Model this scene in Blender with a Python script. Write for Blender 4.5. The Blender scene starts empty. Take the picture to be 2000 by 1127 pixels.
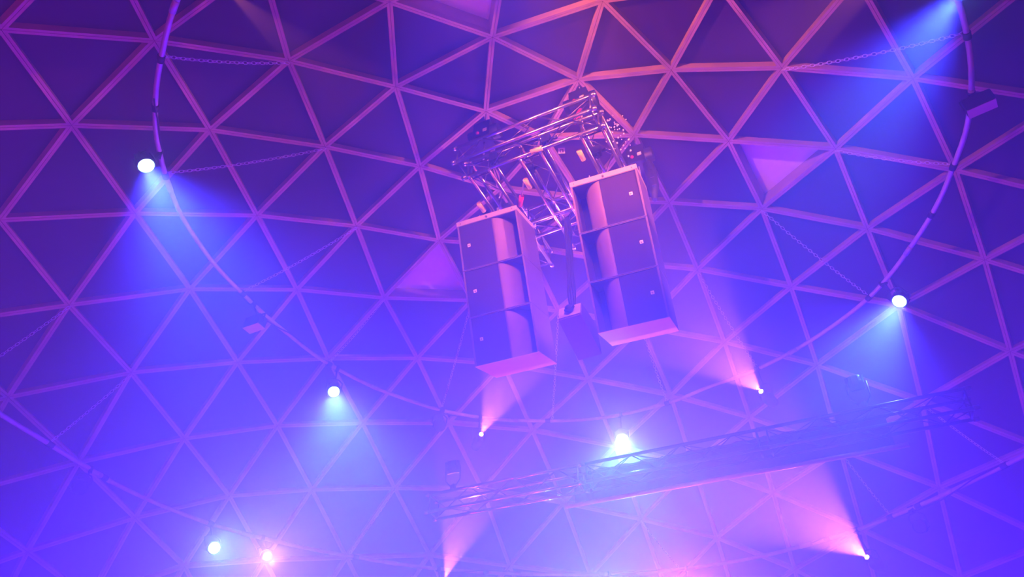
import bpy, bmesh, math, random
from mathutils import Vector, Matrix
random.seed(7)
C = bpy.context.scene.collection
SC = bpy.context.scene

# ------------------------------------------------------------------ camera
# world: metres, dome centre at the origin, pentagon apex of the dome at z = 10, floor at z = 0.4
F_PX = 1478.37
CAM = Vector((3.47899, 5.35207, 2.00561))
RW = Matrix(((-0.8790222434474032, 0.47673136462751026, 0.006863053626949139),
             (-0.316235909085352, -0.5721989336119349, -0.7566922955722002),
             (-0.3568119187045964, -0.6673197032560606, 0.6537351668042555)))   # rows: image right, image down, forward
cam_d = bpy.data.cameras.new('camera'); cam = bpy.data.objects.new('camera', cam_d); C.objects.link(cam)
cam_d.sensor_width = 36.0; cam_d.lens = F_PX / 2000 * 36.0; cam_d.clip_start = 0.05; cam_d.clip_end = 100
cam.matrix_world = Matrix.Translation(CAM) @ Matrix((RW[0], -RW[1], -RW[2])).transposed().to_4x4()
SC.camera = cam

# ------------------------------------------------------------------ light, haze, exposure
SC.view_settings.view_transform = 'Standard'; SC.view_settings.look = 'None'
SC.view_settings.gamma = 1.0; SC.view_settings.exposure = 0.0; SC.view_settings.use_curve_mapping = False
HAZE = 0.045
w = bpy.data.worlds.new('haze'); SC.world = w; w.use_nodes = True
nt = w.node_tree; nt.nodes.clear()
wo = nt.nodes.new('ShaderNodeOutputWorld'); bg = nt.nodes.new('ShaderNodeBackground')
bg.inputs[0].default_value = (0, 0, 0, 1); bg.inputs[1].default_value = 0
vs = nt.nodes.new('ShaderNodeVolumeScatter'); vs.inputs['Color'].default_value = (1, 1, 1, 1)
vs.inputs['Density'].default_value = HAZE; vs.inputs['Anisotropy'].default_value = 0.6
nt.links.new(bg.outputs[0], wo.inputs[0]); nt.links.new(vs.outputs[0], wo.inputs[1])
w.cycles.volume_sampling = 'MULTIPLE_IMPORTANCE'
SC.cycles.volume_bounces = 0
SC.cycles.max_bounces = 5; SC.cycles.diffuse_bounces = 2
SC.cycles.use_denoising = True
SC.cycles.use_light_tree = True
BLUE = (0.03, 0.034, 1.0); PINK = (1.0, 0.21, 0.15); DEEP = (0.05, 0.0, 1.0); RED = (1.0, 0.03, 0.10); CORE = (0.12, 0.55, 0.95)
PAR_W, SPOT_W, WASH_W, RED_W = 2900.0, 1100.0, 7600.0, 980.0

# ------------------------------------------------------------------ helpers
def V(*a): return Vector(a)
def mat(name, col, rough=0.6, metal=0.0, emit=None, strength=0.0, noise=None, scale=8.0, bump=0.0, stretch=None, spec=None):
    m = bpy.data.materials.new(name); m.use_nodes = True
    t = m.node_tree; b = t.nodes['Principled BSDF']
    b.inputs['Base Color'].default_value = (*col, 1); b.inputs['Roughness'].default_value = rough
    b.inputs['Metallic'].default_value = metal
    if spec is not None: b.inputs['Specular IOR Level'].default_value = spec
    if emit: b.inputs['Emission Color'].default_value = (*emit, 1); b.inputs['Emission Strength'].default_value = strength
    tc = t.nodes.new('ShaderNodeTexCoord'); src = tc.outputs['Object']
    if stretch:
        mp = t.nodes.new('ShaderNodeMapping'); mp.inputs['Scale'].default_value = stretch
        t.links.new(src, mp.inputs[0]); src = mp.outputs[0]
    n = t.nodes.new('ShaderNodeTexNoise'); n.inputs['Scale'].default_value = scale; n.inputs['Detail'].default_value = 5
    t.links.new(src, n.inputs['Vector'])
    if noise is not None:
        r = t.nodes.new('ShaderNodeValToRGB'); r.color_ramp.elements[0].position = 0.3; r.color_ramp.elements[1].position = 0.72
        r.color_ramp.elements[0].color = (*noise, 1); r.color_ramp.elements[1].color = (*col, 1)
        t.links.new(n.outputs['Fac'], r.inputs[0]); t.links.new(r.outputs[0], b.inputs['Base Color'])
    if bump:
        bp = t.nodes.new('ShaderNodeBump'); bp.inputs['Strength'].default_value = bump; bp.inputs['Distance'].default_value = 0.01
        t.links.new(n.outputs['Fac'], bp.inputs['Height']); t.links.new(bp.outputs[0], b.inputs['Normal'])
    return m
M = {
 'wood': mat('spruce_board', (0.52, 0.35, 0.19), 0.75, noise=(0.38, 0.25, 0.13), scale=3.0, bump=0.15),
 'fabric': mat('black_lining', (0.060, 0.026, 0.045), 0.95, noise=(0.040, 0.018, 0.032), scale=1.5, bump=0.3, spec=0.1),
 'film': mat('milky_film', (0.92, 0.90, 0.92), 0.55, noise=(0.80, 0.78, 0.80), scale=1.2, bump=0.4),
 'pipe': mat('galvanised_pipe', (0.58, 0.54, 0.54), 0.42, 0.1, noise=(0.46, 0.43, 0.44), scale=10),
 'alu': mat('aluminium_tube', (0.60, 0.56, 0.52), 0.24, 0.95, noise=(0.48, 0.45, 0.43), scale=20),
 'lattice': mat('shaded_truss_brace', (0.20, 0.17, 0.17), 0.3, 0.8, noise=(0.15, 0.13, 0.13), scale=20),  # aluminium braces darkened in colour for the shade inside the truss
 'shaded_alu': mat('shaded_truss_tube', (0.03, 0.03, 0.034), 0.3, 0.4, noise=(0.02, 0.02, 0.024), scale=20),  # same truss aluminium, darkened in colour where it stands unlit
 'chain': mat('zinc_chain', (0.85, 0.83, 0.83), 0.35, 0.2, scale=20, noise=(0.75, 0.73, 0.73)),
 'black': mat('black_paint', (0.022, 0.022, 0.025), 0.5, noise=(0.012, 0.012, 0.014), scale=15),
 'rubber': mat('black_cable_rubber', (0.03, 0.03, 0.035), 0.6, noise=(0.02, 0.02, 0.022), scale=15),
 'cab': mat('cabinet_paint', (0.16, 0.115, 0.12), 0.55, noise=(0.14, 0.10, 0.105), scale=30, bump=0.1),
 'grille': mat('grille_mesh', (0.042, 0.026, 0.032), 0.85, noise=(0.034, 0.021, 0.026), scale=220, bump=0.25),
 'panel': mat('pale_plate', (0.42, 0.37, 0.35), 0.6, noise=(0.38, 0.34, 0.32), scale=12),
 'base': mat('base_lit_pink', (0.70, 0.50, 0.50), 0.6, noise=(0.65, 0.46, 0.46), scale=12),  # lighter, redder colour stands in for pink light from below
 'guide': mat('waveguide_plastic', (0.22, 0.155, 0.16), 0.6, noise=(0.20, 0.14, 0.145), scale=12),
 'void': mat('horn_shade_unlit_lens', (0.012, 0.012, 0.015), 0.8, noise=(0.01, 0.01, 0.012), scale=12),  # near-black stands in for shade deep in the horn; also unlit lenses
 'badge': mat('badge_white', (0.85, 0.80, 0.70), 0.4, noise=(0.8, 0.75, 0.66), scale=12),
 'red': mat('red_strap', (0.75, 0.03, 0.06), 0.6, noise=(0.6, 0.02, 0.05), scale=12),
 'yellow': mat('yellow_tape', (0.85, 0.66, 0.10), 0.5, noise=(0.75, 0.58, 0.08), scale=12),
 'floor': mat('floor_boards', (0.10, 0.09, 0.09), 0.7, noise=(0.07, 0.06, 0.06), scale=3),
 'blue_lens': mat('blue_led_lens', (0.9, 0.95, 1.0), 0.3, emit=(0.35, 0.95, 1.0), strength=14, scale=5),
 'pink_lens': mat('pink_led_lens', (1.0, 0.9, 0.9), 0.3, emit=(1.0, 0.62, 0.45), strength=16, scale=5),
}
class MB:
    def __init__(s): s.v = []; s.f = []; s.sm = []
    def add(s, vs, fs, smooth=False):
        o = len(s.v); s.v += [tuple(x) for x in vs]
        for q in fs: s.f.append([o + i for i in q]); s.sm.append(smooth)
    def box(s, c, sx, sy, sz, R=None):
        c = Vector(c); R = R or Matrix.Identity(3); vs = []
        for z in (-1, 1):
            for x, y in ((-1, -1), (1, -1), (1, 1), (-1, 1)):
                vs.append(c + R @ V(x * sx / 2, y * sy / 2, z * sz / 2))
        s.add(vs, [(3, 2, 1, 0), (4, 5, 6, 7), (0, 1, 5, 4), (1, 2, 6, 5), (2, 3, 7, 6), (3, 0, 4, 7)])
    def tube(s, pts, r, n=8, closed=False, cap=True):
        pts = [Vector(p) for p in pts]; N = len(pts); rings = []
        rr = r if isinstance(r, (list, tuple)) else [r] * N
        up = None; base = len(s.v)
        for i, p in enumerate(pts):
            if closed: t = pts[(i + 1) % N] - pts[i - 1]
            else: t = pts[min(i + 1, N - 1)] - pts[max(i - 1, 0)]
            t.normalize()
            if up is None: up = V(0, 0, 1) if abs(t.z) < 0.9 else V(1, 0, 0)
            a = t.cross(up)
            if a.length < 1e-4: a = t.cross(V(1, 0, 0))
            a.normalize(); b = a.cross(t); b.normalize(); up = b
            for k in range(n):
                an = 2 * math.pi * k / n
                s.v.append(tuple(p + (a * math.cos(an) + b * math.sin(an)) * rr[i]))
        for i in range(N if closed else N - 1):
            j = (i + 1) % N
            for k in range(n):
                l = (k + 1) % n
                s.f.append([base + i * n + k, base + j * n + k, base + j * n + l, base + i * n + l]); s.sm.append(True)
        if cap and not closed:
            s.f.append([base + k for k in range(n)]); s.sm.append(False)
            s.f.append([base + (N - 1) * n + k for k in reversed(range(n))]); s.sm.append(False)
    def cyl(s, a, b, r, n=16, r2=None):
        s.tube([a, b], [r, r if r2 is None else r2], n)
    def sphere(s, c, r, n=8):
        c = Vector(c); vs = [c + V(0, 0, r)]
        for i in range(1, n // 2):
            th = math.pi * i / (n // 2)
            for k in range(n): vs.append(c + V(r * math.sin(th) * math.cos(2 * math.pi * k / n), r * math.sin(th) * math.sin(2 * math.pi * k / n), r * math.cos(th)))
        vs.append(c - V(0, 0, r)); fs = []
        for k in range(n): fs.append((0, 1 + k, 1 + (k + 1) % n))
        for i in range(n // 2 - 2):
            for k in range(n): fs.append((1 + i * n + k, 1 + (i + 1) * n + k, 1 + (i + 1) * n + (k + 1) % n, 1 + i * n + (k + 1) % n))
        l = 1 + (n // 2 - 2) * n
        for k in range(n): fs.append((l + k, len(vs) - 1, l + (k + 1) % n))
        s.add(vs, fs, True)
    def build(s, name, m, parent=None, origin=None):
        me = bpy.data.meshes.new(name)
        o = Vector(origin) if origin is not None else V(0, 0, 0)
        me.from_pydata([tuple(Vector(v) - o) for v in s.v], [], s.f)
        for p, q in zip(me.polygons, s.sm): p.use_smooth = q
        me.materials.append(M[m]); me.validate(); me.update()
        ob = bpy.data.objects.new(name, me); C.objects.link(ob); ob.location = o
        if parent: ob.parent = parent
        return ob
def tag(o, label=None, cat=None, group=None, kind=None):
    if label: o['label'] = label
    if cat: o['category'] = cat
    if group: o['group'] = group
    if kind: o['kind'] = kind
    return o
def empty(name, loc, label=None, cat=None, group=None, R=None):
    o = bpy.data.objects.new(name, None); C.objects.link(o); o.empty_display_size = 0.1
    m = Matrix.Translation(Vector(loc))
    if R is not None: m = m @ R.to_4x4()
    o.matrix_world = m
    return tag(o, label, cat, group)
def copy_tree(o, parent=None):
    c = o.copy(); C.objects.link(c)
    if parent: c.parent = parent
    for ch in list(o.children): copy_tree(ch, c)
    return c
def frame(zdir, xhint=None):                       # rotation whose local z looks along zdir
    z = Vector(zdir).normalized(); x = Vector(xhint) if xhint is not None else V(0, 0, 1).cross(z)
    if x.length < 1e-4: x = V(1, 0, 0)
    x = (x - z * x.dot(z)).normalized(); y = z.cross(x)
    return Matrix((x, y, z)).transposed()
def px(p):                                         # where a point of the place falls in the frame
    q = RW @ (Vector(p) - CAM)
    if q.z < 0.05: return None
    return (1000 + F_PX * q.x / q.z, 563.5 + F_PX * q.y / q.z)

# ------------------------------------------------------------------ geodesic dome
RAD = 10.0; FREQ = 9
def ico():
    t = math.atan(2); v = [V(0, 0, 1)]
    for k in range(5): a = 2 * math.pi * k / 5; v.append(V(math.sin(t) * math.cos(a), math.sin(t) * math.sin(a), math.cos(t)))
    for k in range(5): a = 2 * math.pi * (k + .5) / 5; v.append(V(math.sin(t) * math.cos(a), math.sin(t) * math.sin(a), -math.cos(t)))
    f = []
    for k in range(5):
        n = (k + 1) % 5; f += [(0, 1 + k, 1 + n), (1 + k, 6 + k, 1 + n), (6 + k, 6 + n, 1 + n)]
    return v, f
IV, IF = ico()
nodes = []; nid = {}; tris = []
def node(p):
    p = p.normalized(); key = (round(p.x, 4), round(p.y, 4), round(p.z, 4))
    if key not in nid: nid[key] = len(nodes); nodes.append(p * RAD)
    return nid[key]
def cap_node(s, r, i):
    A, B, D = IV[0], IV[1 + s % 5], IV[1 + (s + 1) % 5]
    return node(A * ((FREQ - r) / FREQ) + B * ((r - i) / FREQ) + D * (i / FREQ))
for fa in IF:
    A, B, D = [IV[i] for i in fa]; g = {}
    for r in range(FREQ + 1):
        for i in range(r + 1): g[r, i] = node(A * ((FREQ - r) / FREQ) + B * ((r - i) / FREQ) + D * (i / FREQ))
    for r in range(FREQ):
        for i in range(r + 1):
            tris.append((g[r, i], g[r + 1, i], g[r + 1, i + 1]))
            if i < r: tris.append((g[r, i], g[r + 1, i + 1], g[r, i + 1]))
# the hand-built frame strays a few centimetres from the ideal: measured joints (sector, ring, step) -> where they are seen
SEEN = {(0,1,0):(949,218),(0,2,0):(773,170),(0,3,0):(564,119),(0,4,0):(302,80),(0,5,0):(2,58),(1,1,0):(1130,156),(1,2,0):(1177,2),(0,2,1):(962,73),(0,3,1):(761,4),
 (1,2,1):(1311,137),(2,1,0):(1238,264),(2,2,0):(1423,276),(2,3,0):(1632,291),(2,4,0):(1866,333),(1,3,2):(1527,133),(1,4,3):(1783,154),(2,2,1):(1307,396),
 (2,3,1):(1488,408),(2,3,2):(1362,527),(2,4,1):(1694,447),(2,4,2):(1545,561),(2,4,3):(1415,669),(3,4,0):(1310,773),(2,5,1):(1923,508),(2,5,2):(1755,598),
 (2,5,3):(1596,714),(2,5,4):(1464,816),(2,6,2):(1973,687),(2,6,3):(1800,786),(2,6,4):(1641,880),(2,6,5):(1510,964),(3,6,0):(1400,1051),(2,7,4):(1834,953),
 (2,7,5):(1685,1037),(2,7,6):(1552,1113),(4,2,0):(858,470),(4,2,1):(820,325),(4,1,0):(975,370),(0,0,0):(1062,272)}
for r, ps in {3: [(750,582),(696,442),(635,287)], 4: [(641,701),(580,566),(502,421),(410,254)], 5: [(542,832),(464,708),(371,565),(264,417),(140,245)],
              6: [(448,969),(360,857),(256,728),(135,596),(0,430)], 7: [(360,1107),(264,1012),(154,904),(16,776)]}.items():
    for i, p in enumerate(ps): SEEN[4, r, i] = p
SEEN[4, 8, 2] = (54, 1078)
for r, j, p in ((5,1,(708,827)),(5,3,(1040,842)),(4,3,(1149,741)),(4,1,(815,700)),(6,1,(609,957)),(6,2,(771,954)),(6,3,(942,957)),(6,4,(1101,983)),(6,5,(1252,1015)),
                (7,2,(677,1090)),(7,3,(839,1085)),(7,4,(995,1106))): SEEN[3, r, r - j] = p
RI = RW.transposed()
off = {}
for (s, r, i), p in SEEN.items():
    d = (RI @ V(p[0] - 1000, p[1] - 563.5, F_PX)).normalized()
    b = CAM.dot(d); t = -b + math.sqrt(b * b - CAM.dot(CAM) + RAD * RAD)
    n_ = cap_node(s, r, i); off[n_] = CAM + d * t - nodes[n_]
ideal = [p.copy() for p in nodes]
for k in range(len(nodes)):
    if k in off: nodes[k] = ideal[k] + off[k]; continue
    if ideal[k].z < 4: continue
    sw = 0.35; sv = V(0, 0, 0)
    for j, o_ in off.items():
        w_ = math.exp(-((ideal[k] - ideal[j]).length / 1.3) ** 2); sw += w_; sv += o_ * w_
    nodes[k] = ideal[k] + sv / sw
tris = [t for t in tris if sum(nodes[i].z for i in t) / 3 > 0.3]
def N_(s, r, i): return cap_node(s, r, i)
WINDOWS = [frozenset((N_(4,2,0), N_(4,3,0), N_(3,3,2))), frozenset((N_(2,2,0), N_(2,3,0), N_(2,3,1))), frozenset((N_(0,3,1), N_(0,2,1), N_(0,3,2)))]
def plank(mb, A, B, D, x0, x1, d0, d1):
    """board along edge AB of triangle ABD, between insets x0 and x1, from depth d0 to d1 outward"""
    cen = (A + B + D) / 3; n = (B - A).cross(D - A).normalized()
    if n.dot(cen) < 0: n = -n
    def inset(P, Q, R_, x):                        # vertex P moved inward by x from both its edges
        u = (Q - P).normalized(); v = (R_ - P).normalized(); s = math.sqrt(max(1e-6, 1 - u.dot(v) ** 2))
        return P + (u + v) * (x / s)
    a0, b0 = inset(A, B, D, x0), inset(B, A, D, x0); a1, b1 = inset(A, B, D, x1), inset(B, A, D, x1)
    q = [a0, b0, b1, a1]
    vs = [p + n * d0 for p in q] + [p + n * d1 for p in q]
    mb.add(vs, [(0, 1, 2, 3), (7, 6, 5, 4), (0, 4, 5, 1), (1, 5, 6, 2), (2, 6, 7, 3), (3, 7, 4, 0)])
frame_root = empty('dome_frame', (0, 0, 0.4), 'wooden geodesic dome frame of doubled boards meeting in six-way joints', 'dome frame')
edges = {}
for t in tris:
    for a, b, c in ((t[0], t[1], t[2]), (t[1], t[2], t[0]), (t[2], t[0], t[1])):
        edges.setdefault((min(a, b), max(a, b)), []).append((a, b, c))
def seen_len(e):
    pts = [nodes[e[0]].lerp(nodes[e[1]], k / 6) for k in range(7)]; L = 0; last = None
    for p in pts:
        q = px(p)
        ok = q and -5 < q[0] < 2005 and -5 < q[1] < 1132
        if ok and last: L += math.hypot(q[0] - last[0], q[1] - last[1])
        last = q if ok else None
    return L
order = sorted(edges, key=lambda e: -seen_len(e))
rest = MB()
for k, e in enumerate(order):
    mb = MB() if k < 100 else rest
    for a, b, c in edges[e]:
        plank(mb, nodes[a], nodes[b], nodes[c], 0.002, 0.031, 0.0, 0.075)
    if k < 100:
        ob = mb.build('strut', 'wood', frame_root, origin=(nodes[e[0]] + nodes[e[1]]) / 2); ob.location = (nodes[e[0]] + nodes[e[1]]) / 2 - V(0, 0, 0.4)
ob = rest.build('strut', 'wood', frame_root); ob.location = (0, 0, -0.4); tag(ob, kind='stuff')
cov = MB()
for t in tris:
    A, B, D = [nodes[i] for i in t]; n = (B - A).cross(D - A).normalized()
    if n.dot(A) < 0: n = -n
    if frozenset(t) in WINDOWS: continue
    s = 1 + 0.077 / RAD
    cov.add([A * s, B * s, D * s], [(0, 1, 2)])
tag(cov.build('ceiling', 'fabric'), 'black fabric lining stretched between the dome struts', kind='structure')
for k, ws in enumerate(WINDOWS):
    t = [i for i in tris if frozenset(i) == ws][0]
    A, B, D = [nodes[i] for i in t]; n = (B - A).cross(D - A).normalized()
    if n.dot(A) < 0: n = -n
    c0 = (A + B + D) / 3
    mb = MB(); q = [p + n * 0.23 for p in (A, B, D)]; mb.add(q + [p + n * 0.02 for p in q], [(0, 1, 2), (5, 4, 3), (0, 3, 4, 1), (1, 4, 5, 2), (2, 5, 3, 0)])
    wn = mb.build('window_%d' % (k + 1), 'film', origin=c0); tag(wn, 'triangular milky plastic window set deep between the struts', kind='structure')
    for P1, P2, P3 in ((A, B, D), (B, D, A), (D, A, B)):
        mb = MB(); plank(mb, P1 - c0, P2 - c0, P3 - c0, 0.003, 0.036, 0.05, 0.228)
        # the helper measures "outward" from the origin, so turn the board with the pane's own normal
        mb2 = MB()
        def ins(P, Q, R_, x):
            u = (Q - P).normalized(); v = (R_ - P).normalized(); s_ = math.sqrt(max(1e-6, 1 - u.dot(v) ** 2)); return P + (u + v) * (x / s_)
        q = [ins(P1, P2, P3, .003), ins(P2, P1, P3, .003), ins(P2, P1, P3, .031), ins(P1, P2, P3, .031)]
        mb2.add([p + n * 0.076 - c0 for p in q] + [p + n * 0.229 - c0 for p in q], [(0, 1, 2, 3), (7, 6, 5, 4), (0, 4, 5, 1), (1, 5, 6, 2), (2, 6, 7, 3), (3, 7, 4, 0)])
        mb2.build('window_frame', 'wood', wn)
fl = MB(); n_ = 64
fl.add([(0, 0, 0.4)] + [(10.2 * math.cos(2 * math.pi * k / n_), 10.2 * math.sin(2 * math.pi * k / n_), 0.4) for k in range(n_)], [(0, 1 + k, 1 + (k + 1) % n_) for k in range(n_)])
tag(fl.build('floor', 'floor'), kind='structure')

# ------------------------------------------------------------------ lamps
def lens_disc(mb, r, n=18, lobes=0):
    vs = [(0, 0, 0.004)]
    for k in range(n * (3 if lobes else 1)):
        a = 2 * math.pi * k / (n * (3 if lobes else 1)); rr = r * (1 - 0.05 * abs(math.cos(lobes * a / 2))) if lobes else r
        vs.append((rr * math.cos(a), rr * math.sin(a), 0))
    m = len(vs) - 1
    mb.add(vs, [(0, 1 + k, 1 + (k + 1) % m) for k in range(m)])
def spot(name, parent, col, watts, angle, blend, z=0.03, r=0.02):
    d = bpy.data.lights.new(name, 'SPOT'); d.color = col; d.energy = watts; d.spot_size = math.radians(angle); d.spot_blend = blend; d.shadow_soft_size = r
    o = bpy.data.objects.new(name, d); C.objects.link(o); o.parent = parent
    o.matrix_local = Matrix.Translation((0, 0, z)) @ Matrix.Rotation(math.pi, 4, 'X')
    return o
def par(loc, aim, ring_pt, label, group, watts=None, col=BLUE, lens='blue_lens', angle=56, blend=0.75, lit=True, lens_r=0.086, core=0):
    loc = Vector(loc); Rm = frame(Vector(aim) - loc)
    t = empty('par_light', loc, label, 'stage light', group, Rm)
    mb = MB(); mb.tube([(0, 0, -.17), (0, 0, -.155), (0, 0, -.10), (0, 0, -.095), (0, 0, -0.003)], [.055, .085, .09, .098, .098], 24)
    for k in range(10):
        a = 2 * math.pi * k / 10; mb.box((.094 * math.cos(a), .094 * math.sin(a), -.10), .022, .006, .12, Matrix.Rotation(a, 3, 'Z'))
    mb.build('housing', 'black', t)
    mb = MB(); pts = [(.092 * math.cos(2 * math.pi * k / 24), .092 * math.sin(2 * math.pi * k / 24), 0) for k in range(24)]; mb.tube(pts, .009, 6, closed=True)
    mb.build('bezel', 'black', t)
    mb = MB(); lens_disc(mb, lens_r, 18, 7)
    mb.build('lens', lens if lit else 'void', t)
    Ri = Rm.transposed(); top = Ri @ (Vector(ring_pt) - loc); upl = top.normalized()
    side = Ri @ V(0, 0, 1); x = V(1, 0, 0)
    mb = MB(); h = min(top.length - .03, .19)
    py = upl * h
    mb.tube([x * .115 + V(0, 0, -.08), x * .115 + py * .75 + V(0, 0, -.08 * .4), x * .05 + py, x * -.05 + py, x * -.115 + py * .75 + V(0, 0, -.08 * .4), x * -.115 + V(0, 0, -.08)], .011, 6)
    mb.tube([py, top], .012, 6)
    mb.build('yoke', 'black', t)
    mb = MB(); mb.box(top, .05, .09, .07, Ri @ Matrix.Identity(3)); mb.build('clamp', 'black', t)
    if lit: spot('lamp', t, col, watts or PAR_W, angle, blend, 0.03, 0.06)
    if lit and core:
        lc = spot('lamp_glow', t, CORE, core, 24 if core > 1000 else 40, 1.0, 0.03, 0.05)  # second spot added for a cyan glow in the haze by the lens
        if core > 1000: lc.matrix_local = Matrix.Translation((0, 0, .03)) @ Rm.transposed().to_4x4() @ frame(loc - (Vector(aim) + V(0, 0, -3.0))).to_4x4()
    return t
def profile(loc, aim, ring_pt, label, group, watts=None, angle=30, lit=True, blend=0.35):
    loc = Vector(loc); Rm = frame(Vector(aim) - loc)
    t = empty('spotlight', loc, label, 'stage light', group, Rm)
    mb = MB(); mb.tube([(0, 0, -.40), (0, 0, -.39), (0, 0, -.20), (0, 0, -.17), (0, 0, -.06), (0, 0, -.05), (0, 0, -0.002)], [.05, .085, .09, .06, .05, .06, .045], 20)
    mb.build('housing', 'black', t)
    mb = MB(); lens_disc(mb, .034, 20); mb.build('lens', 'pink_lens' if lit else 'void', t)
    Ri = Rm.transposed(); top = Ri @ (Vector(ring_pt) - loc); piv = V(0, 0, -.2); d = top - piv; h = piv + d * min(.75, .2 / d.length)
    x = V(1, 0, 0); mb = MB()
    mb.tube([x * .105 + piv, x * .105 + piv.lerp(h, .8), x * .04 + h, x * -.04 + h, x * -.105 + piv.lerp(h, .8), x * -.105 + piv], .011, 6); mb.tube([h, top], .012, 6)
    mb.build('yoke', 'black', t)
    mb = MB(); mb.box(top, .05, .09, .07, Ri @ Matrix.Identity(3)); mb.build('clamp', 'black', t)
    if lit: spot('lamp', t, PINK, watts or SPOT_W, angle, blend, 0.02, 0.008)
    return t

# ------------------------------------------------------------------ pipe rings
def ring_fn(tab, default):
    tab = sorted(tab)
    def f(a):
        a = a % 360; n = len(tab)
        for i in range(n):
            a0, r0 = tab[i]; a1, r1 = tab[(i + 1) % n]
            span = (a1 - a0) % 360; x = (a - a0) % 360
            if x <= span and span > 0:
                t = x / span; t = t * t * (3 - 2 * t) * 0.5 + t * 0.5
                return r0 + (r1 - r0) * t
        return default
    return f
inner_r = ring_fn([(9,4.61),(1,4.58),(354,4.58),(348,4.58),(342,4.56),(334,4.54),(324,4.48),(312,4.41),(301,4.41),(289,4.5),(275,4.58),(262,4.66),(253,4.68),(243,4.65),(230,4.64),
                   (216,4.52),(206,4.39),(196,4.43),(182,4.45),(170,4.48),(157,4.44),(141,4.46),(133,4.51),(128,4.52),(120,4.53),(113,4.54),(60,4.56)], 4.55)
outer_r = ring_fn([(319,6.91),(313,6.86),(307,6.89),(302,6.95),(296,6.97),(289,6.97),(279,6.85),(270,6.76),(257,6.72),(246,6.69),(235,6.74),(220,6.84),(211,6.82),(199,6.73),
                   (188,6.60),(180,6.53),(173,6.53),(120,6.75),(60,6.75),(0,6.8)], 6.8)
Z_IN, Z_OUT = 8.6, 6.8
def ring_pt(fn, z, a): a = math.radians(a); r = fn(math.degrees(a)); return V(r * math.cos(a), r * math.sin(a), z)
def pipe_ring(name, fn, z, rad, nseg, a0, label, clamps, cat='pipe ring'):
    t = empty(name, (0, 0, z), label, cat)
    for k in range(nseg):
        b0 = a0 + 360 * k / nseg; b1 = a0 + 360 * (k + 1) / nseg
        pts = [ring_pt(fn, 0, b0 + 0.15 + (b1 - b0 - 0.3) * j / 14) for j in range(15)]
        mb = MB(); mb.tube(pts, rad, 12); mb.build('pipe_segment', 'pipe', t)
        mb = MB(); mb.tube([ring_pt(fn, 0, b1 - 0.9), ring_pt(fn, 0, b1), ring_pt(fn, 0, b1 + 0.9)], rad * 1.18, 12); mb.build('coupler', 'pipe', t)
    for a, wd in clamps:
        mb = MB(); mb.tube([ring_pt(fn, 0, a - wd), ring_pt(fn, 0, a), ring_pt(fn, 0, a + wd)], rad * 1.35, 10); mb.build('pipe_clamp', 'black', t)
    return t
def az(p): return math.degrees(math.atan2(p[1], p[0]))
pipe_ring('pipe_ring', inner_r, Z_IN, 0.028, 12, 8, 'smaller upper suspended metal pipe ring circling the hanging loudspeakers',
          [(a, .5) for a in (0, -20, -47, -71, -97, -119, 216, 196, 170, 140.5, 118.5, -8, 150, 128, 104)])
pipe_ring('pipe_ring', outer_r, Z_OUT, 0.030, 18, 4, 'larger lower suspended metal pipe ring running low along the dome wall',
          [(a, .4) for a in (-48, -56, -71, -91, -110, 201, 192, 188, 176, 233)])
def cable_on_ring(fn, z, a0, a1, label, drop=0.03, rad=0.009, turns=0.25):
    mb = MB(); n = int(abs(a1 - a0) * 2); pts = []
    for k in range(n + 1):
        a = a0 + (a1 - a0) * k / n; ph = a * turns * 2 * math.pi / 6
        p = ring_pt(fn, z, a); rr = p.copy(); rr.z = 0; rr.normalize()
        sag = 0.02 * abs(math.sin(math.radians(a * 18)))
        pts.append(p + rr * (0.04 * math.cos(ph)) + V(0, 0, 0.04 * math.sin(ph) - sag))
    mb.tube(pts, rad, 6)
    return tag(mb.build('power_cable', 'rubber'), label, 'cable', 'black cables wound round the pipe rings')
cable_on_ring(inner_r, Z_IN, -6, -19, 'black cable on the smaller ring just above the lamp with the round visible lens')
cable_on_ring(inner_r, Z_IN, -48, -72, 'black cable wound round the smaller ring beside the small box speaker')
cable_on_ring(inner_r, Z_IN, -92, -112, 'black cable wound round the smaller ring above the pink spotlight under the speakers')
cable_on_ring(outer_r, Z_OUT, 203, 172, 'black cable wound round the larger ring where it climbs out of the frame')
cable_on_ring(outer_r, Z_OUT, 255, 225, 'black cable wound round the larger ring at the very bottom')

# chains: from a dome joint down to the ring
def chain(n0, p1, label, group, slack=0.0):
    a = Vector(n0); b = Vector(p1); d = b - a; L = d.length; d.normalize(); mb = MB()
    link = 0.062; n = int(L / (link * .74)); s1 = d.cross(V(0, 0, 1)).normalized(); s2 = s1.cross(d)
    for k in range(n):
        f_ = (k + .5) / n; c = a.lerp(b, f_) + V(0, 0, -slack * 4 * f_ * (1 - f_)); s = s1 if k % 2 else s2
        s = (s * 1 + (s2 if k % 2 else -s1) * 0.35).normalized()
        pts = []
        for j in range(8):
            an = 2 * math.pi * (j + .5) / 8; pts.append(c + d * (link * .5 * math.cos(an) * (1.0)) + s * (.017 * math.sin(an)))
        mb.tube(pts, 0.0036, 4, closed=True)
    m = (a + b) / 2
    return tag(mb.build('chain', 'chain', origin=m), label, 'chain', group)
def nd(s, r, i): return nodes[cap_node(s, r, i)] * 0.997
G1 = 'chains holding the smaller pipe ring'; G2 = 'chains holding the larger pipe ring'
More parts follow.
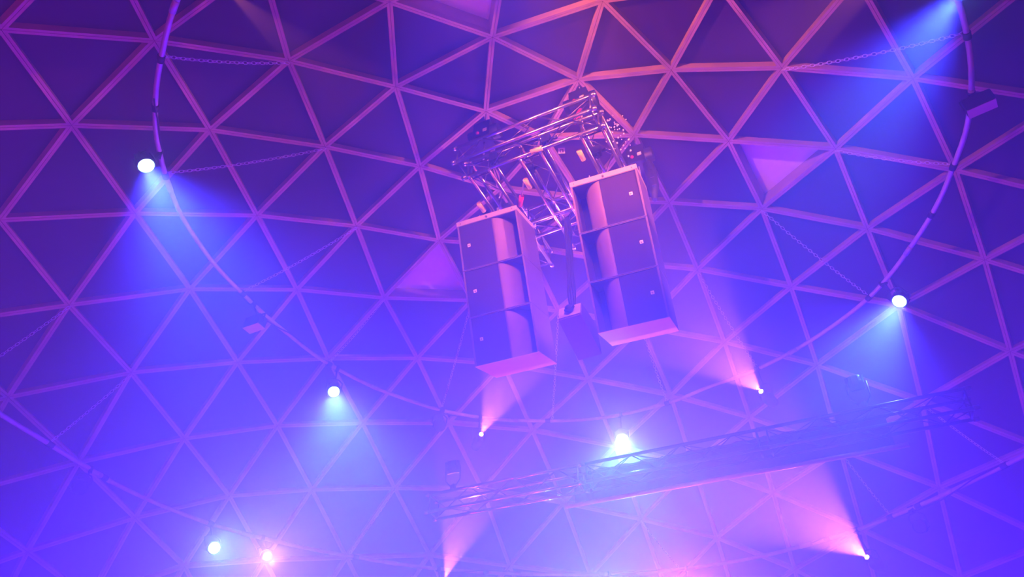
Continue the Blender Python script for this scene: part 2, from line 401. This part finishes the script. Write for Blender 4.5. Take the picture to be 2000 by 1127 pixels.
for n0, a, lab in ((nd(0,3,0), 0, 'zinc chain running level to the ring near the top, above the round blue lamp'),
                   (nd(4,3,2), -20, 'zinc chain ending on the smaller ring right beside the round blue lamp'),
                   (nd(4,3,1), -47, 'zinc chain ending on the smaller ring just above the small box speaker at mid height'),
                   (nd(4,3,0), -71, 'zinc chain from the milky window corner down to the ring above a blue lamp'),
                   (nd(3,3,2), -97, 'zinc chain from behind the lower speaker stack down to the smaller ring'),
                   (nd(3,3,1), -120, 'zinc chain hanging upright in the gap between the two speaker stacks'),
                   (nd(3,3,0), 216, 'faint zinc chain below the right speaker stack reaching the smaller ring'),
                   (nd(2,3,2), 196, 'zinc chain ending on the smaller ring above the pink spotlight right of the speakers'),
                   (nd(2,3,1), 170, 'zinc chain from the tip of the triangular window to the ring by a blue lamp'),
                   (nd(2,3,0), 140.5, 'zinc chain from the upper corner joint of the triangular window to the ring'),
                   (nd(1,3,2), 118.5, 'zinc chain near the top running level to the ring above the box speaker')):
    chain(n0, ring_pt(inner_r, Z_IN + .045, a), lab, G1, 0.05)
for n0, a, lab in ((nd(4,6,3), -36, 'zinc chain leaving the frame at its side edge from a dome joint'),
                   (nd(4,6,2), -48, 'zinc chain from a dome joint down to the larger ring near the frame edge'),
                   (nd(3,6,4), -90, 'faint zinc chain reaching the larger ring at the bottom, below the truss end'),
                   (nd(2,6,3), 176, 'thin zinc chain from behind the stage truss end down to the larger ring'),
                   (nd(2,6,4), 192, 'thin zinc chain ending on the larger ring above the brightest pink spotlight'),
                   (nd(3,6,1), 222, 'very faint zinc chain in the bright haze below the stage truss')):
    chain(n0, ring_pt(outer_r, Z_OUT + .045, a), lab, G2, 0.03)

# lamps on the rings
def below(fn, z, a, drop, dr=0.0):
    p = ring_pt(fn, z, a); r_ = V(p.x, p.y, 0).normalized(); return p + r_ * dr + V(0, 0, -drop)
GP = 'blue stage lights on the smaller ring'; GS = 'pink spotlights on the rings'
def ppar(loc, a, fn, z, label, group, **k): return par(loc, k.pop('aim'), ring_pt(fn, z, a), label, group, **k)
CT = V(-0.1, 0.3, 8.4)
ppar((4.45, -1.20, 8.30), -16, inner_r, Z_IN, 'blue stage light with a sharply round white-hot lens, beside a long chain end', GP, aim=(1.6, 0.6, 3.1), core=800)
ppar((1.28, -4.42, 8.26), -73, inner_r, Z_IN, 'blue stage light glowing under the ring, below the milky window', GP, aim=(1.3, -0.4, 2.8), core=800)
ppar((-4.40, 1.15, 8.26), 166, inner_r, Z_IN, 'blue stage light under the ring, wide beam fanning toward the stage truss', GP, aim=(-0.2, 0.6, 3.0), core=800)
ppar((-1.47, 4.30, 8.28), 109, inner_r, Z_IN, 'blue stage light at the top edge, only its beam and lower rim showing', GP, aim=(1.0, 0.4, 3.6), core=800)
ppar((-3.33, -3.50, 8.25), 226, inner_r, Z_IN, 'largest glaring blue-white stage light facing the viewer above the stage truss', GP, aim=tuple(CAM), core=2600, watts=PAR_W * 1.4, angle=66, lens_r=.11)
ppar((3.0, 3.6, 8.28), 50, inner_r, Z_IN, 'blue stage light on the near side of the smaller ring, outside the picture', GP, aim=(0.0, 0.0, 2.5))
profile((-1.22, -4.45, 8.25), CT, ring_pt(inner_r, Z_IN, 255), 'pink spotlight under the left speaker stack, beam rising steeply past it', GS)
profile((-4.30, -1.29, 8.25), CT, ring_pt(inner_r, Z_IN, 196), 'pink spotlight right of the speakers, beam slanting up toward them', GS, angle=42)
profile((4.17, 1.28, 8.25), V(0.3, -0.2, 8.2), ring_pt(inner_r, Z_IN, 14), 'pink spotlight beyond the top edge, faint beam falling beside a strut', GS, watts=SPOT_W * .6)
profile((-.80, 4.45, 8.25), V(.3, -2.2, 9.5), ring_pt(inner_r, Z_IN, 100), 'unseen pink spotlight on the near side of the smaller ring, right of the viewer', GS, watts=SPOT_W * 1.6, angle=36)  # unseen spot placed to light the milky window past the truss
profile((3.45, 2.75, 8.25), V(-1.9, 1.1, 9.3), ring_pt(inner_r, Z_IN, 38), 'unseen pink spotlight on the near side of the smaller ring, left of the viewer', GS, watts=SPOT_W * 1.5, angle=58, blend=.8)  # unseen spot added to brighten another window and redden the lining
profile((2.2, 3.9, 8.25), V(-.1, .05, 8.0), ring_pt(inner_r, Z_IN, 60), 'unseen pink spotlight on the near side of the smaller ring, straight above the viewer', GS, watts=SPOT_W * 1.7, angle=46, blend=.9)  # unseen spot added to put pink on the speaker fronts
profile((-6.40, -1.90, 6.36), V(0.4, -0.5, 7.8), ring_pt(outer_r, Z_OUT, 197), 'brightest pink spotlight low on the larger ring with a broad fan beam', GS, watts=SPOT_W * 1.7, angle=46)
profile((-1.30, -5.75, 6.34), V(0.0, 0.2, 8.9), ring_pt(outer_r, Z_OUT, 257), 'pink spotlight at the bottom edge sending its beam up past the truss end', GS, watts=SPOT_W * 1.3, angle=36)
ppar((2.12, -6.60, 6.46), -71, outer_r, Z_OUT, 'blue-white stage light glowing on the larger ring beside a small pink one', 'lamps on the larger ring', aim=(1.6, 1.2, 3.4), core=320, watts=PAR_W * .5, col=(.03, .04, 1))
ppar((1.34, -6.55, 6.46), -78, outer_r, Z_OUT, 'small pink-white stage light beside the blue-white one low on the larger ring', 'lamps on the larger ring', aim=(2.2, 1.6, 2.6), col=(1, .35, .6), lens='pink_lens', watts=PAR_W * .10, lens_r=.055)
# ring lamps at the bottom edge, then unseen floods added to tint haze and struts
for a, label in ((232, 'blue stage light at the bottom edge under the brightest haze'), ):
    p = below(outer_r, Z_OUT, a, .55)
    ppar(p, a, outer_r, Z_OUT, label, 'lamps on the larger ring', aim=(1.5, 2.0, 3.0), core=200, watts=PAR_W * .9, col=(.05, .12, 1))
p = below(outer_r, Z_OUT, 221, .5)
ppar(p, 221, outer_r, Z_OUT, 'pink stage light at the bottom edge next to the blue one', 'lamps on the larger ring', aim=(1.5, 1.5, 3.4), col=(1, .10, .5), lens='pink_lens', watts=PAR_W * .25)
for a, k, z in ((237, 1.0, 3.2), (205, .8, 3.0), (268, .9, 3.0), (178, .45, 3.4), (297, .45, 3.4)):  # unseen floods added at the far wall to fill the haze with blue
    p = V(8.4 * math.cos(math.radians(a)), 8.4 * math.sin(math.radians(a)), z)
    par(p, V(-p.x * .5, -p.y * .5, 3.0), p + V(0, 0, .3), 'added blue flood light %s the stage at the far wall, unseen' % {237: 'in the middle of', 205: 'right of', 268: 'left of', 178: 'far right of', 297: 'far left of'}[a],
        'added blue flood lights at the far wall', watts=WASH_W * k, col=DEEP, angle=125, blend=1.0)
for p, nm, k in (((5.5, 6.0, .8), 'behind the viewer', .6), ((-2.8, -2.4, .8), 'right of the stage centre', .7), ((2.0, -3.8, .8), 'left of the stage centre', .5), ((7.0, 1.5, .8), 'left of the viewer', .5)):  # unseen floods added to redden the struts from below
    p = Vector(p)
    par(p, V(p.x * .25, p.y * .25, 9), p + V(0, 0, -.3), 'unseen red flood light standing on the floor ' + nm, 'unseen red floor flood lights', watts=RED_W * k, col=RED, lens='pink_lens', angle=130, blend=1.0)
# dark, switched-off heads seen as silhouettes against the struts
GD = 'dark stage lights on the rings'
for a, fn, z, lab in ((263, inner_r, Z_IN, 'unlit dark stage light beside the pink spotlight under the left speaker stack'),
                      (-54, outer_r, Z_OUT, 'unlit dark stage light hiding a dome joint where the larger ring enters'),
                      (189, outer_r, Z_OUT, 'unlit dark stage light over a strut on the larger ring toward the frame corner')):
    p = below(fn, z, a, .26, .05)
    par(p, V(p.x * .4, p.y * .4, z - 2.6), ring_pt(fn, z, a), lab, GD, lit=False)

# ------------------------------------------------------------------ loudspeakers
U = V(-.6412, .7673, 0).normalized()
def cabinet(origin, Rm, y0, W, H, D, mirror, label, bottom, cat='loudspeaker'):
    """Rm columns: x to the viewer's right, y down the stack, z to the back; local origin: front top corner"""
    t = empty('line_array_speaker', Vector(origin) + Rm @ V(0, y0, 0), label, cat, None, Rm)
    e = 0.020; f_ = 0.007; h = H - 0.006
    def X(x): return W - x if mirror else x
    def fix(fs): return [tuple(reversed(q)) for q in fs] if mirror else fs
    mb = MB()
    mb.box((W / 2, f_ / 2, D / 2), W, f_, D); mb.box((e / 2, h / 2, D / 2), e, h - 2 * f_, D); mb.box((W - e / 2, h / 2, D / 2), e, h - 2 * f_, D)
    mb.box((W / 2, h / 2, D - e / 2), W - 2 * e, h - 2 * f_, e)
    if not bottom: mb.box((W / 2, h - f_ / 2, D / 2), W, f_, D)
    mb.build('enclosure', 'cab', t)
    if bottom:
        mb = MB(); mb.box((W / 2, h - f_ / 2, D / 2), W, f_, D); mb.build('base_panel', 'base', t)
    g = 0.57 * W; mb = MB(); mb.box((X((e + g) / 2), h / 2, 0.016), g - e, h - 2 * f_, 0.012); mb.build('grille', 'grille', t)
    mb = MB(); n = 14; vs = []; fs = []
    for k in range(n + 1):
        th = math.pi / 2 * k / n; x = g + (0.30 * W) * math.sin(th); z = 0.012 + 0.34 * (1 - math.cos(th))
        vs += [(X(x), f_, z), (X(x), h - f_, z)]
    for k in range(n): fs.append((2 * k, 2 * k + 1, 2 * k + 3, 2 * k + 2))
    vs += [(X(g), f_, 0.35), (X(g), h - f_, 0.35)]
    fs.append((2 * n, 2 * n + 1, 2 * n + 3, 2 * n + 2)); fs.append((2 * n + 2, 2 * n + 3, 1, 0))
    mb.add(vs, fs, True); mb.build('waveguide', 'guide', t)
    mb = MB(); mb.box((X((0.87 * W + W - e) / 2), h / 2, 0.37), W - e - 0.87 * W, h - 2 * f_, 0.02); mb.build('horn_slot', 'void', t)  # dark block painted as the shade at the back of the slot
    bx = X(0.155 * W); by = h * 0.47
    b = MB(); b.box((bx, by, 0.007), 0.036, 0.036, 0.006); bo = b.build('badge', 'badge', t)
    b = MB(); b.box((bx - .006, by, 0.003), 0.005, 0.018, 0.002); b.box((bx + .001, by + .0065, 0.003), 0.016, 0.005, 0.002); b.box((bx + .004, by - .003, 0.003), 0.005, 0.008, 0.002)
    b.build('badge_mark', 'black', t)
    return t
KS = 0.86 * 10 / 8.3
def array(o83, xd, dn, W, H, D, mirror, side):
    camv = CAM * 0.83
    o = (camv + 0.86 * (Vector(o83) - camv)) * (10 / 8.3)
    x = Vector(xd).normalized(); y = Vector(dn); y = (y - x * y.dot(x)).normalized(); z = x.cross(y)
    Rm = Matrix((x, y, z)).transposed(); W, H, D = W * KS, H * KS, D * KS
    bar = 0.055; hc = (H - bar) / 3
    for k, nm in enumerate(('topmost', 'middle', 'lowest')):
        cabinet(o, Rm, bar + k * hc, W, hc, D, mirror, '%s dark cabinet of the %s' % (nm, side), k == 2)
    t = empty('rigging_bar', o, 'pale steel rigging bar on top of the %s' % side, 'rigging bar', None, Rm)
    mb = MB(); mb.box((W / 2, bar / 2 - .003, .012), W + .01, bar, .024); mb.box((.012, bar / 2 - .003, D / 2 + .01), .024, bar, D - .04); mb.box((W - .012, bar / 2 - .003, D / 2 + .01), .024, bar, D - .04)
    mb.box((W / 2, bar / 2, D - .02), W - .05, bar * .8, .024)
    mb.build('bar', 'panel', t)
    for bxx in (.06, .97):
        mb = MB(); mb.cyl((bxx * W - (.03 if bxx > .5 else 0), .026, -.006), (bxx * W - (.03 if bxx > .5 else 0), .026, .002), .006, 8); mb.build('bolt', 'black', t)
    mb = MB(); mb.cyl((W * .5, .03, -.010), (W * .5, .03, .002), .013, 10); mb.build('bolt', 'black', t)
    return o, Rm, W, H, D
AL = array((0.61839524, -1.14394949, 7.81485936), (-0.6366, 0.7709, 0.010), (-0.29620596, -0.22153342, -0.92907749), .72, 1.70, .62, False,
           'hung loudspeaker stack next to the milky window')
AR = array((-0.1666, 0.00483, 7.7763), (-0.6431, 0.7657, 0.005), (-0.3084, -0.2570, -0.9157), .72, 1.68, .66, True,
           'hung loudspeaker stack farther from the milky window')
for (o, Rm, W, H, D), nm in ((AL, 'rigging bar nearer the milky window'), (AR, 'rigging bar of the higher stack')):
    topc = o + Rm @ V(W / 2, 0, D * .35)
    for dx in (.22, .78):
        p = o + Rm @ V(W * dx, 0.0, D * .45)
        mb = MB(); mb.tube([p, V(p.x, p.y, 8.70)], .006, 6)
        mb.tube([p + V(0, 0, .02), p + V(0, 0, .08)], .02, 8)
        tag(mb.build('hanging_wire', 'chain', origin=p), 'steel wire at the %s end of the %s' % ('outer' if (dx < .5) == (o is AL[0]) else 'inner', nm), 'wire', 'steel wires above the speaker stacks')

# small box speakers on the smaller ring
def box_speaker(corner_px, zc, a, label):
    """corners of the visible base panel, all at height zc"""
    q = []
    for p in corner_px:
        d = RI @ V(p[0] - 1000, p[1] - 563.5, F_PX); q.append(CAM + d * ((zc - CAM.z) / d.z))
    c = sum(q, V(0, 0, 0)) / 4; ex = ((q[1] - q[0]) + (q[2] - q[3])) / 2; ey = ((q[3] - q[0]) + (q[2] - q[1])) / 2
    sx, sy = ex.length, ey.length; ex.normalize(); ey = (ey - ex * ey.dot(ex)).normalized(); ez = V(0, 0, 1)
    Rm = Matrix((ex, ey, ex.cross(ey))).transposed(); up = 1 if ex.cross(ey).z > 0 else -1
    t = empty('box_speaker', c, label, 'loudspeaker', 'small box speakers on the smaller ring', Rm)
    hh = .17
    mb = MB(); mb.box((0, 0, up * (.012 + (hh - .012) / 2)), sx, sy, hh - .012); mb.build('enclosure', 'black', t)
    mb = MB(); mb.box((0, 0, up * .006), sx * 1.01, sy * 1.01, .012); mb.build('base_panel', 'base', t)
    mb = MB(); mb.box((0, -sy / 2 - .004, up * hh / 2), sx * .94, .008, hh * .92); mb.build('grille', 'grille', t)
    Ri = Rm.transposed(); rp = Ri @ (ring_pt(inner_r, Z_IN, a) - c)
    mb = MB(); tp = V(0, 0, up * (hh + .06))
    mb.tube([(-sx / 2 - .012, 0, up * hh * .5), (-sx / 2 - .012, 0, up * (hh + .04)), tp, (sx / 2 + .012, 0, up * (hh + .04)), (sx / 2 + .012, 0, up * hh * .5)], .010, 6); mb.tube([tp, rp], .014, 6)
    mb.build('yoke', 'black', t)
    mb = MB(); mb.box(rp, .07, .07, .07); mb.build('clamp', 'black', t)
box_speaker([(475.8, 640.8), (504.8, 630.5), (515.4, 643), (486, 652.7)], 8.2, -50, 'small box speaker hanging under the smaller ring below a chain end, pale base showing')
box_speaker([(1890, 217), (1945, 193), (1949, 209), (1893, 233)], 8.2, 128, 'small box speaker hanging beyond the smaller ring near the top corner, long pale base')

# ------------------------------------------------------------------ trusses
U0 = V(-.643, .766, 0).normalized(); V0 = V(-.766, -.643, 0).normalized()
Uh = U0 * .997 - V0 * .077; Vh = U0 * .077 + V0 * .997
def truss_beam(parent, p0, p1, wdir, base, wd=.25, hgt=.25, tr=.021, step=.34, met='alu'):
    p0, p1 = Vector(p0), Vector(p1); d = p1 - p0; L = d.length; d.normalize(); wv = Vector(wdir).normalized(); zz = V(0, 0, 1)
    o = [wv * (sx * wd / 2) + zz * (hgt * sz) for sx, sz in ((-1, 0), (1, 0), (1, 1), (-1, 1))]
    lat = MB(); n = max(2, round(L / step))
    for i in range(4):
        a, b = o[i], o[(i + 1) % 4]
        for k in range(n):
            s0, s1 = L * k / n, L * (k + 1) / n
            if k % 2 == i % 2: q0, q1 = p0 + a + d * s0, p0 + b + d * s1
            else: q0, q1 = p0 + b + d * s0, p0 + a + d * s1
            lat.tube([q0 - base, q1 - base], .0065, 6)
        for s in (0.04, L - .04): lat.tube([p0 + a + d * s - base, p0 + b + d * s - base], .011, 6)
    beam = lat.build('truss_beam', 'lattice' if met == 'alu' else met, parent)
    for i in range(4):
        mb = MB(); mb.tube([p0 + o[i] - base, p0 + o[i] + d * (L * .5) - base, p1 + o[i] - base], tr, 12); mb.build('chord', met, beam)
        for s in (0.0, L):
            mb = MB(); mb.tube([p0 + o[i] + d * (s - .03) - base, p0 + o[i] + d * (s + .03) - base], tr * 1.35, 10)
            mb.build('end_fitting', met, beam)
    return beam
def st(s, t, z): return Uh * s + Vh * t + V(0, 0, z)
base = st(0, -.4, 8.7)
tf = empty('truss_frame', base, 'aluminium lattice truss frame hung above both speaker stacks', 'truss')
ZB = 8.70
truss_beam(tf, st(-.74, -1.12, ZB), st(.96, -1.12, ZB), Vh, base)
truss_beam(tf, st(-.555, -.98, ZB), st(-.555, .80, ZB), Uh, base)
truss_beam(tf, st(.08, -.98, ZB), st(.08, .62, ZB), Uh, base)
truss_beam(tf, st(.82, -.98, ZB), st(.82, .80, ZB), Uh, base)
truss_beam(tf, st(-.42, .11, ZB), st(.68, .11, ZB), Vh, base)
for s, t, dr in ((.18, -1.005, Uh), (.60, -.72, Vh), (-.78, -.50, Vh), (-.12, -.6, Vh)):
    c = st(s, t, ZB) - base; mb = MB(); mb.tube([c - dr * .07, c + dr * .07], .031, 12); mb.build('tape_sleeve', 'yellow', tf)
c = st(.42, -.86, ZB + .02); t = empty('cue_tag', c, 'small pale square tag hanging from the truss between the speaker stacks', 'tag', None, frame(CAM - c))
mb = MB(); mb.box((0, 0, 0), .075, .06, .012); mb.build('plate', 'badge', t)
mb = MB()
for bx_ in (((-.012), 0, .006, .034), (.016, 0, .006, .034), (.002, .014, .026, .006)): mb.box((bx_[0], bx_[1], .008), bx_[2], bx_[3], .004)
mb.build('mark', 'black', t)
# lamps clamped inside the frame and small dark hardware
for k, (s, t_, lab) in enumerate(((-.35, -1.02, 'black clamp block on the near truss beam, end closest to the milky window'), (-.05, -.70, 'black clamp block on the middle truss beam near the yellow sleeve'),
                                   (.30, -1.0, 'black clamp block on the near truss beam beside the pale tag'), (.75, -.6, 'black clamp block on the truss beam over the higher speaker stack'))):
    c = st(s, t_, ZB + .12); mb = MB(); mb.box(c, .10, .07, .12, Matrix((Uh, Vh, V(0, 0, 1))).transposed()); mb.box(c + V(0, 0, -.08), .04, .04, .06)
    mb.cyl(c + Uh * .06 + V(0, 0, -.02), c + Uh * .13 + V(0, 0, -.02), .02, 8)
    tag(mb.build('clamp_block', 'black', origin=c), lab, 'clamp', 'clamp blocks on the truss frame')
# red strap
c0, c1 = st(-.36, -.30, 8.72), st(-.16, -.62, 8.72)
t = empty('ratchet_strap', c0, 'red ratchet strap stretched across the truss frame behind the near beam', 'strap')
mb = MB(); mb.tube([V(0, 0, 0), (c1 - c0) * .42], [.026, .032], 8); mb.build('red_sleeve', 'red', t)
mb = MB(); mb.tube([V(0, 0, 0.0) + (c1 - c0) * .38, c1 - c0], .010, 6); mb.build('strap_end', 'panel', t)
# chain hoists on the four joints around the apex
def hoist(n0, tx, label, chain_bag=False):
    n0 = Vector(n0); ztop = n0.z - .06; zb = 8.98
    c = V(n0.x, n0.y, ztop - .42)
    t = empty('chain_hoist', c, label, 'hoist', 'chain hoists above the truss frame', frame(V(0, 0, 1), Uh))
    mb = MB(); mb.box((0, 0, 0), .22, .19, .30); mb.cyl((-.19, 0, 0), (.20, 0, 0), .095, 16); mb.build('motor_body', 'black', t)
    mb = MB(); mb.tube([(0, 0, .13), (0, 0, .20), (.03, 0, .25), (0, 0, .30), (-.03, 0, .25)], .013, 8); mb.tube([(0, 0, .30), (0, 0, .42)], .008, 6); mb.build('hook', 'alu', t)
    mb = MB(); mb.box((.05, -.099, -.03), .05, .008, .05); mb.build('rating_plate', 'badge', t)
    mb = MB(); mb.sphere((-.045, -.10, -.05), .024, 8); mb.build('warning_cap', 'red', t)
    mb = MB(); L = c.z - .13 - zb
    if L > .02: mb.tube([(0, 0, -.13), (0, 0, -.13 - L)], .011, 6); mb.build('load_chain', 'chain', t)
    if chain_bag:
        mb = MB(); mb.tube([(.10, 0, -.10), (.13, .02, -.25), (.13, .03, -.55), (.12, .03, -.78)], [.05, .075, .07, .03], 10); mb.build('chain_bag', 'rubber', t)
        for k in range(4):
            mb = MB(); mb.box((.13 + .01 * k, -.05, -.2 - .14 * k), .05, .012, .014); mb.build('buckle', 'alu', t)
    return t
hoist(nodes[cap_node(0,1,0)], 0, 'black chain hoist at the joint nearest the milky window side of the apex')
hoist(nodes[cap_node(1,1,0)], 0, 'black chain hoist with a red strap at the uppermost joint by the apex')
hoist(nodes[cap_node(2,1,0)], 0, 'black chain hoist with a hanging chain bag behind the higher speaker stack', True)
hoist(nodes[cap_node(4,1,0)], 0, 'black chain hoist half hidden above the stack beside the milky window')
c = nodes[cap_node(1,1,0)] + V(0.03, 0.0, -.62)
mb = MB(); mb.tube([c + Uh * .02, c + Uh * -.02 + V(0, 0, -.10), c + Uh * -.07 + V(0, 0, -.22)], [.02, .034, .02], 8)
tag(mb.build('round_sling', 'red', origin=c), 'pink-red round sling under the uppermost hoist', 'sling')
# light string tangle (glass beads) by the right truss leg
for k in range(2):
    cc = [st(1.02, -.75, 8.95), st(1.04, -.48, 8.9)][k]
    mb = MB()
    for j in range(28 if k == 0 else 14):
        p = cc + V(random.gauss(0, .07), random.gauss(0, .07), random.gauss(0, .10)); mb.sphere(p, random.uniform(.006, .013), 6)
    o = mb.build('bead_cluster', 'badge', origin=cc); tag(o, ['larger cluster of glinting beads beside the outer truss leg', 'smaller cluster of glinting beads below the larger one at the truss leg'][k], 'bead cluster', None, 'stuff')
# cable bundle and the box hanging in the middle
p0 = st(.10, .06, 8.62); p1 = V(p0.x, p0.y, 7.22)
mb = MB()
for k in range(7):
    a = 2 * math.pi * k / 7; o_ = V(.028 * math.cos(a), .028 * math.sin(a), 0)
    mb.tube([p0 + o_ + (p1 - p0) * (j / 10) + V(.008 * math.sin(j * 1.7 + k), .008 * math.cos(j * 1.3 + k), 0) for j in range(11)], .016, 6)
tag(mb.build('cable_bundle', 'rubber', origin=p0), 'thick black cable bundle hanging between the two speaker stacks', 'cable')
oc = Vector((p1.x, p1.y, 7.16)); Rb = Matrix((Uh, Vh, Uh.cross(Vh))).transposed()
t = empty('hanging_speaker', oc, 'small dark wedge loudspeaker on the cable bundle between the two stacks', 'loudspeaker', None, Rb)
sg = 1 if Uh.cross(Vh).z > 0 else -1
def zz_(z): return z * sg
mb = MB()
vs = [(-.13, -.06, zz_(.06)), (.13, -.06, zz_(.06)), (.15, .34, zz_(.02)), (-.15, .34, zz_(.02)), (-.13, -.10, zz_(-.13)), (.13, -.10, zz_(-.13)), (.17, .36, zz_(-.36)), (-.10, .36, zz_(-.36))]
mb.add(vs, [(0, 1, 2, 3), (7, 6, 5, 4), (0, 4, 5, 1), (1, 5, 6, 2), (2, 6, 7, 3), (3, 7, 4, 0)]); mb.build('enclosure', 'cab', t)
mb = MB(); mb.box((0, -.088, zz_(-.035)), .25, .014, .16, Matrix.Rotation(-.2 * sg, 3, 'X')); mb.build('rear_plate', 'panel', t)
mb = MB(); mb.tube([(-.03, -.11, zz_(-.01)), (-.03, -.14, zz_(-.05)), (.0, -.15, zz_(-.07)), (.04, -.14, zz_(-.05)), (.05, -.11, zz_(0))], .016, 8); mb.sphere((.0, -.12, zz_(-.02)), .045, 10); mb.build('cable_socket', 'black', t)
# stage truss in the haze
b0 = V(-.20, -3.86, 6.40); b1 = V(-4.35, 1.50, 6.40)
tt = empty('stage_truss', b0, 'long lattice truss crossing the bright haze, coloured as lit only at its near end', 'truss')
wv = (b1 - b0).normalized().cross(V(0, 0, 1))
n = 3
for k in range(n): truss_beam(tt, b0.lerp(b1, k / n) + (b1 - b0).normalized() * .02, b0.lerp(b1, (k + 1) / n) - (b1 - b0).normalized() * .02, wv, b0, step=.34, met='alu' if k == 0 else 'shaded_alu')  # near section plain aluminium, the others darkened in colour as if unlit
cb = MB(); dd = (b1 - b0); nn = 90; vs = []; fs = []
for k in range(nn + 1):
    p = b0 + dd * (.30 + .57 * k / nn) + wv.normalized() * (-.20 + .018 * math.sin(k * .9) + .008 * math.sin(k * 2.3))
    vs += [p + V(0, 0, .32) - b0, p + V(0, 0, -.10) - b0, p - wv.normalized() * .006 + V(0, 0, .32) - b0, p - wv.normalized() * .006 + V(0, 0, -.10) - b0]
for k in range(nn):
    a = 4 * k; fs += [(a, a + 4, a + 5, a + 1), (a + 2, a + 3, a + 7, a + 6), (a, a + 2, a + 6, a + 4), (a + 1, a + 5, a + 7, a + 3)]
cb.add(vs, fs, True)
ct = empty('masking_curtain', b0, 'black masking curtain hung along the stage truss above a pale batten', 'curtain')
cb.build('cloth', 'fabric', ct)
mb = MB(); q0 = dd * .28 - wv.normalized() * .20 + V(0, 0, -.12); q1 = dd * .89 - wv.normalized() * .20 + V(0, 0, -.12)
mb.tube([q0, q1], .028, 10); mb.build('batten', 'pipe', ct)
for k, (f_, lab) in enumerate(((.05, 'dark fixture standing at the lit near end of the stage truss'), (.84, 'dark fixture toward the far end of the stage truss'))):
    p = b0.lerp(b1, f_) + V(0, 0, .36)
    par(p + V(0, 0, .22), p + V(.3, .3, -2.0) - wv * 1.5, p, lab, 'dark fixtures on the stage truss', lit=False)
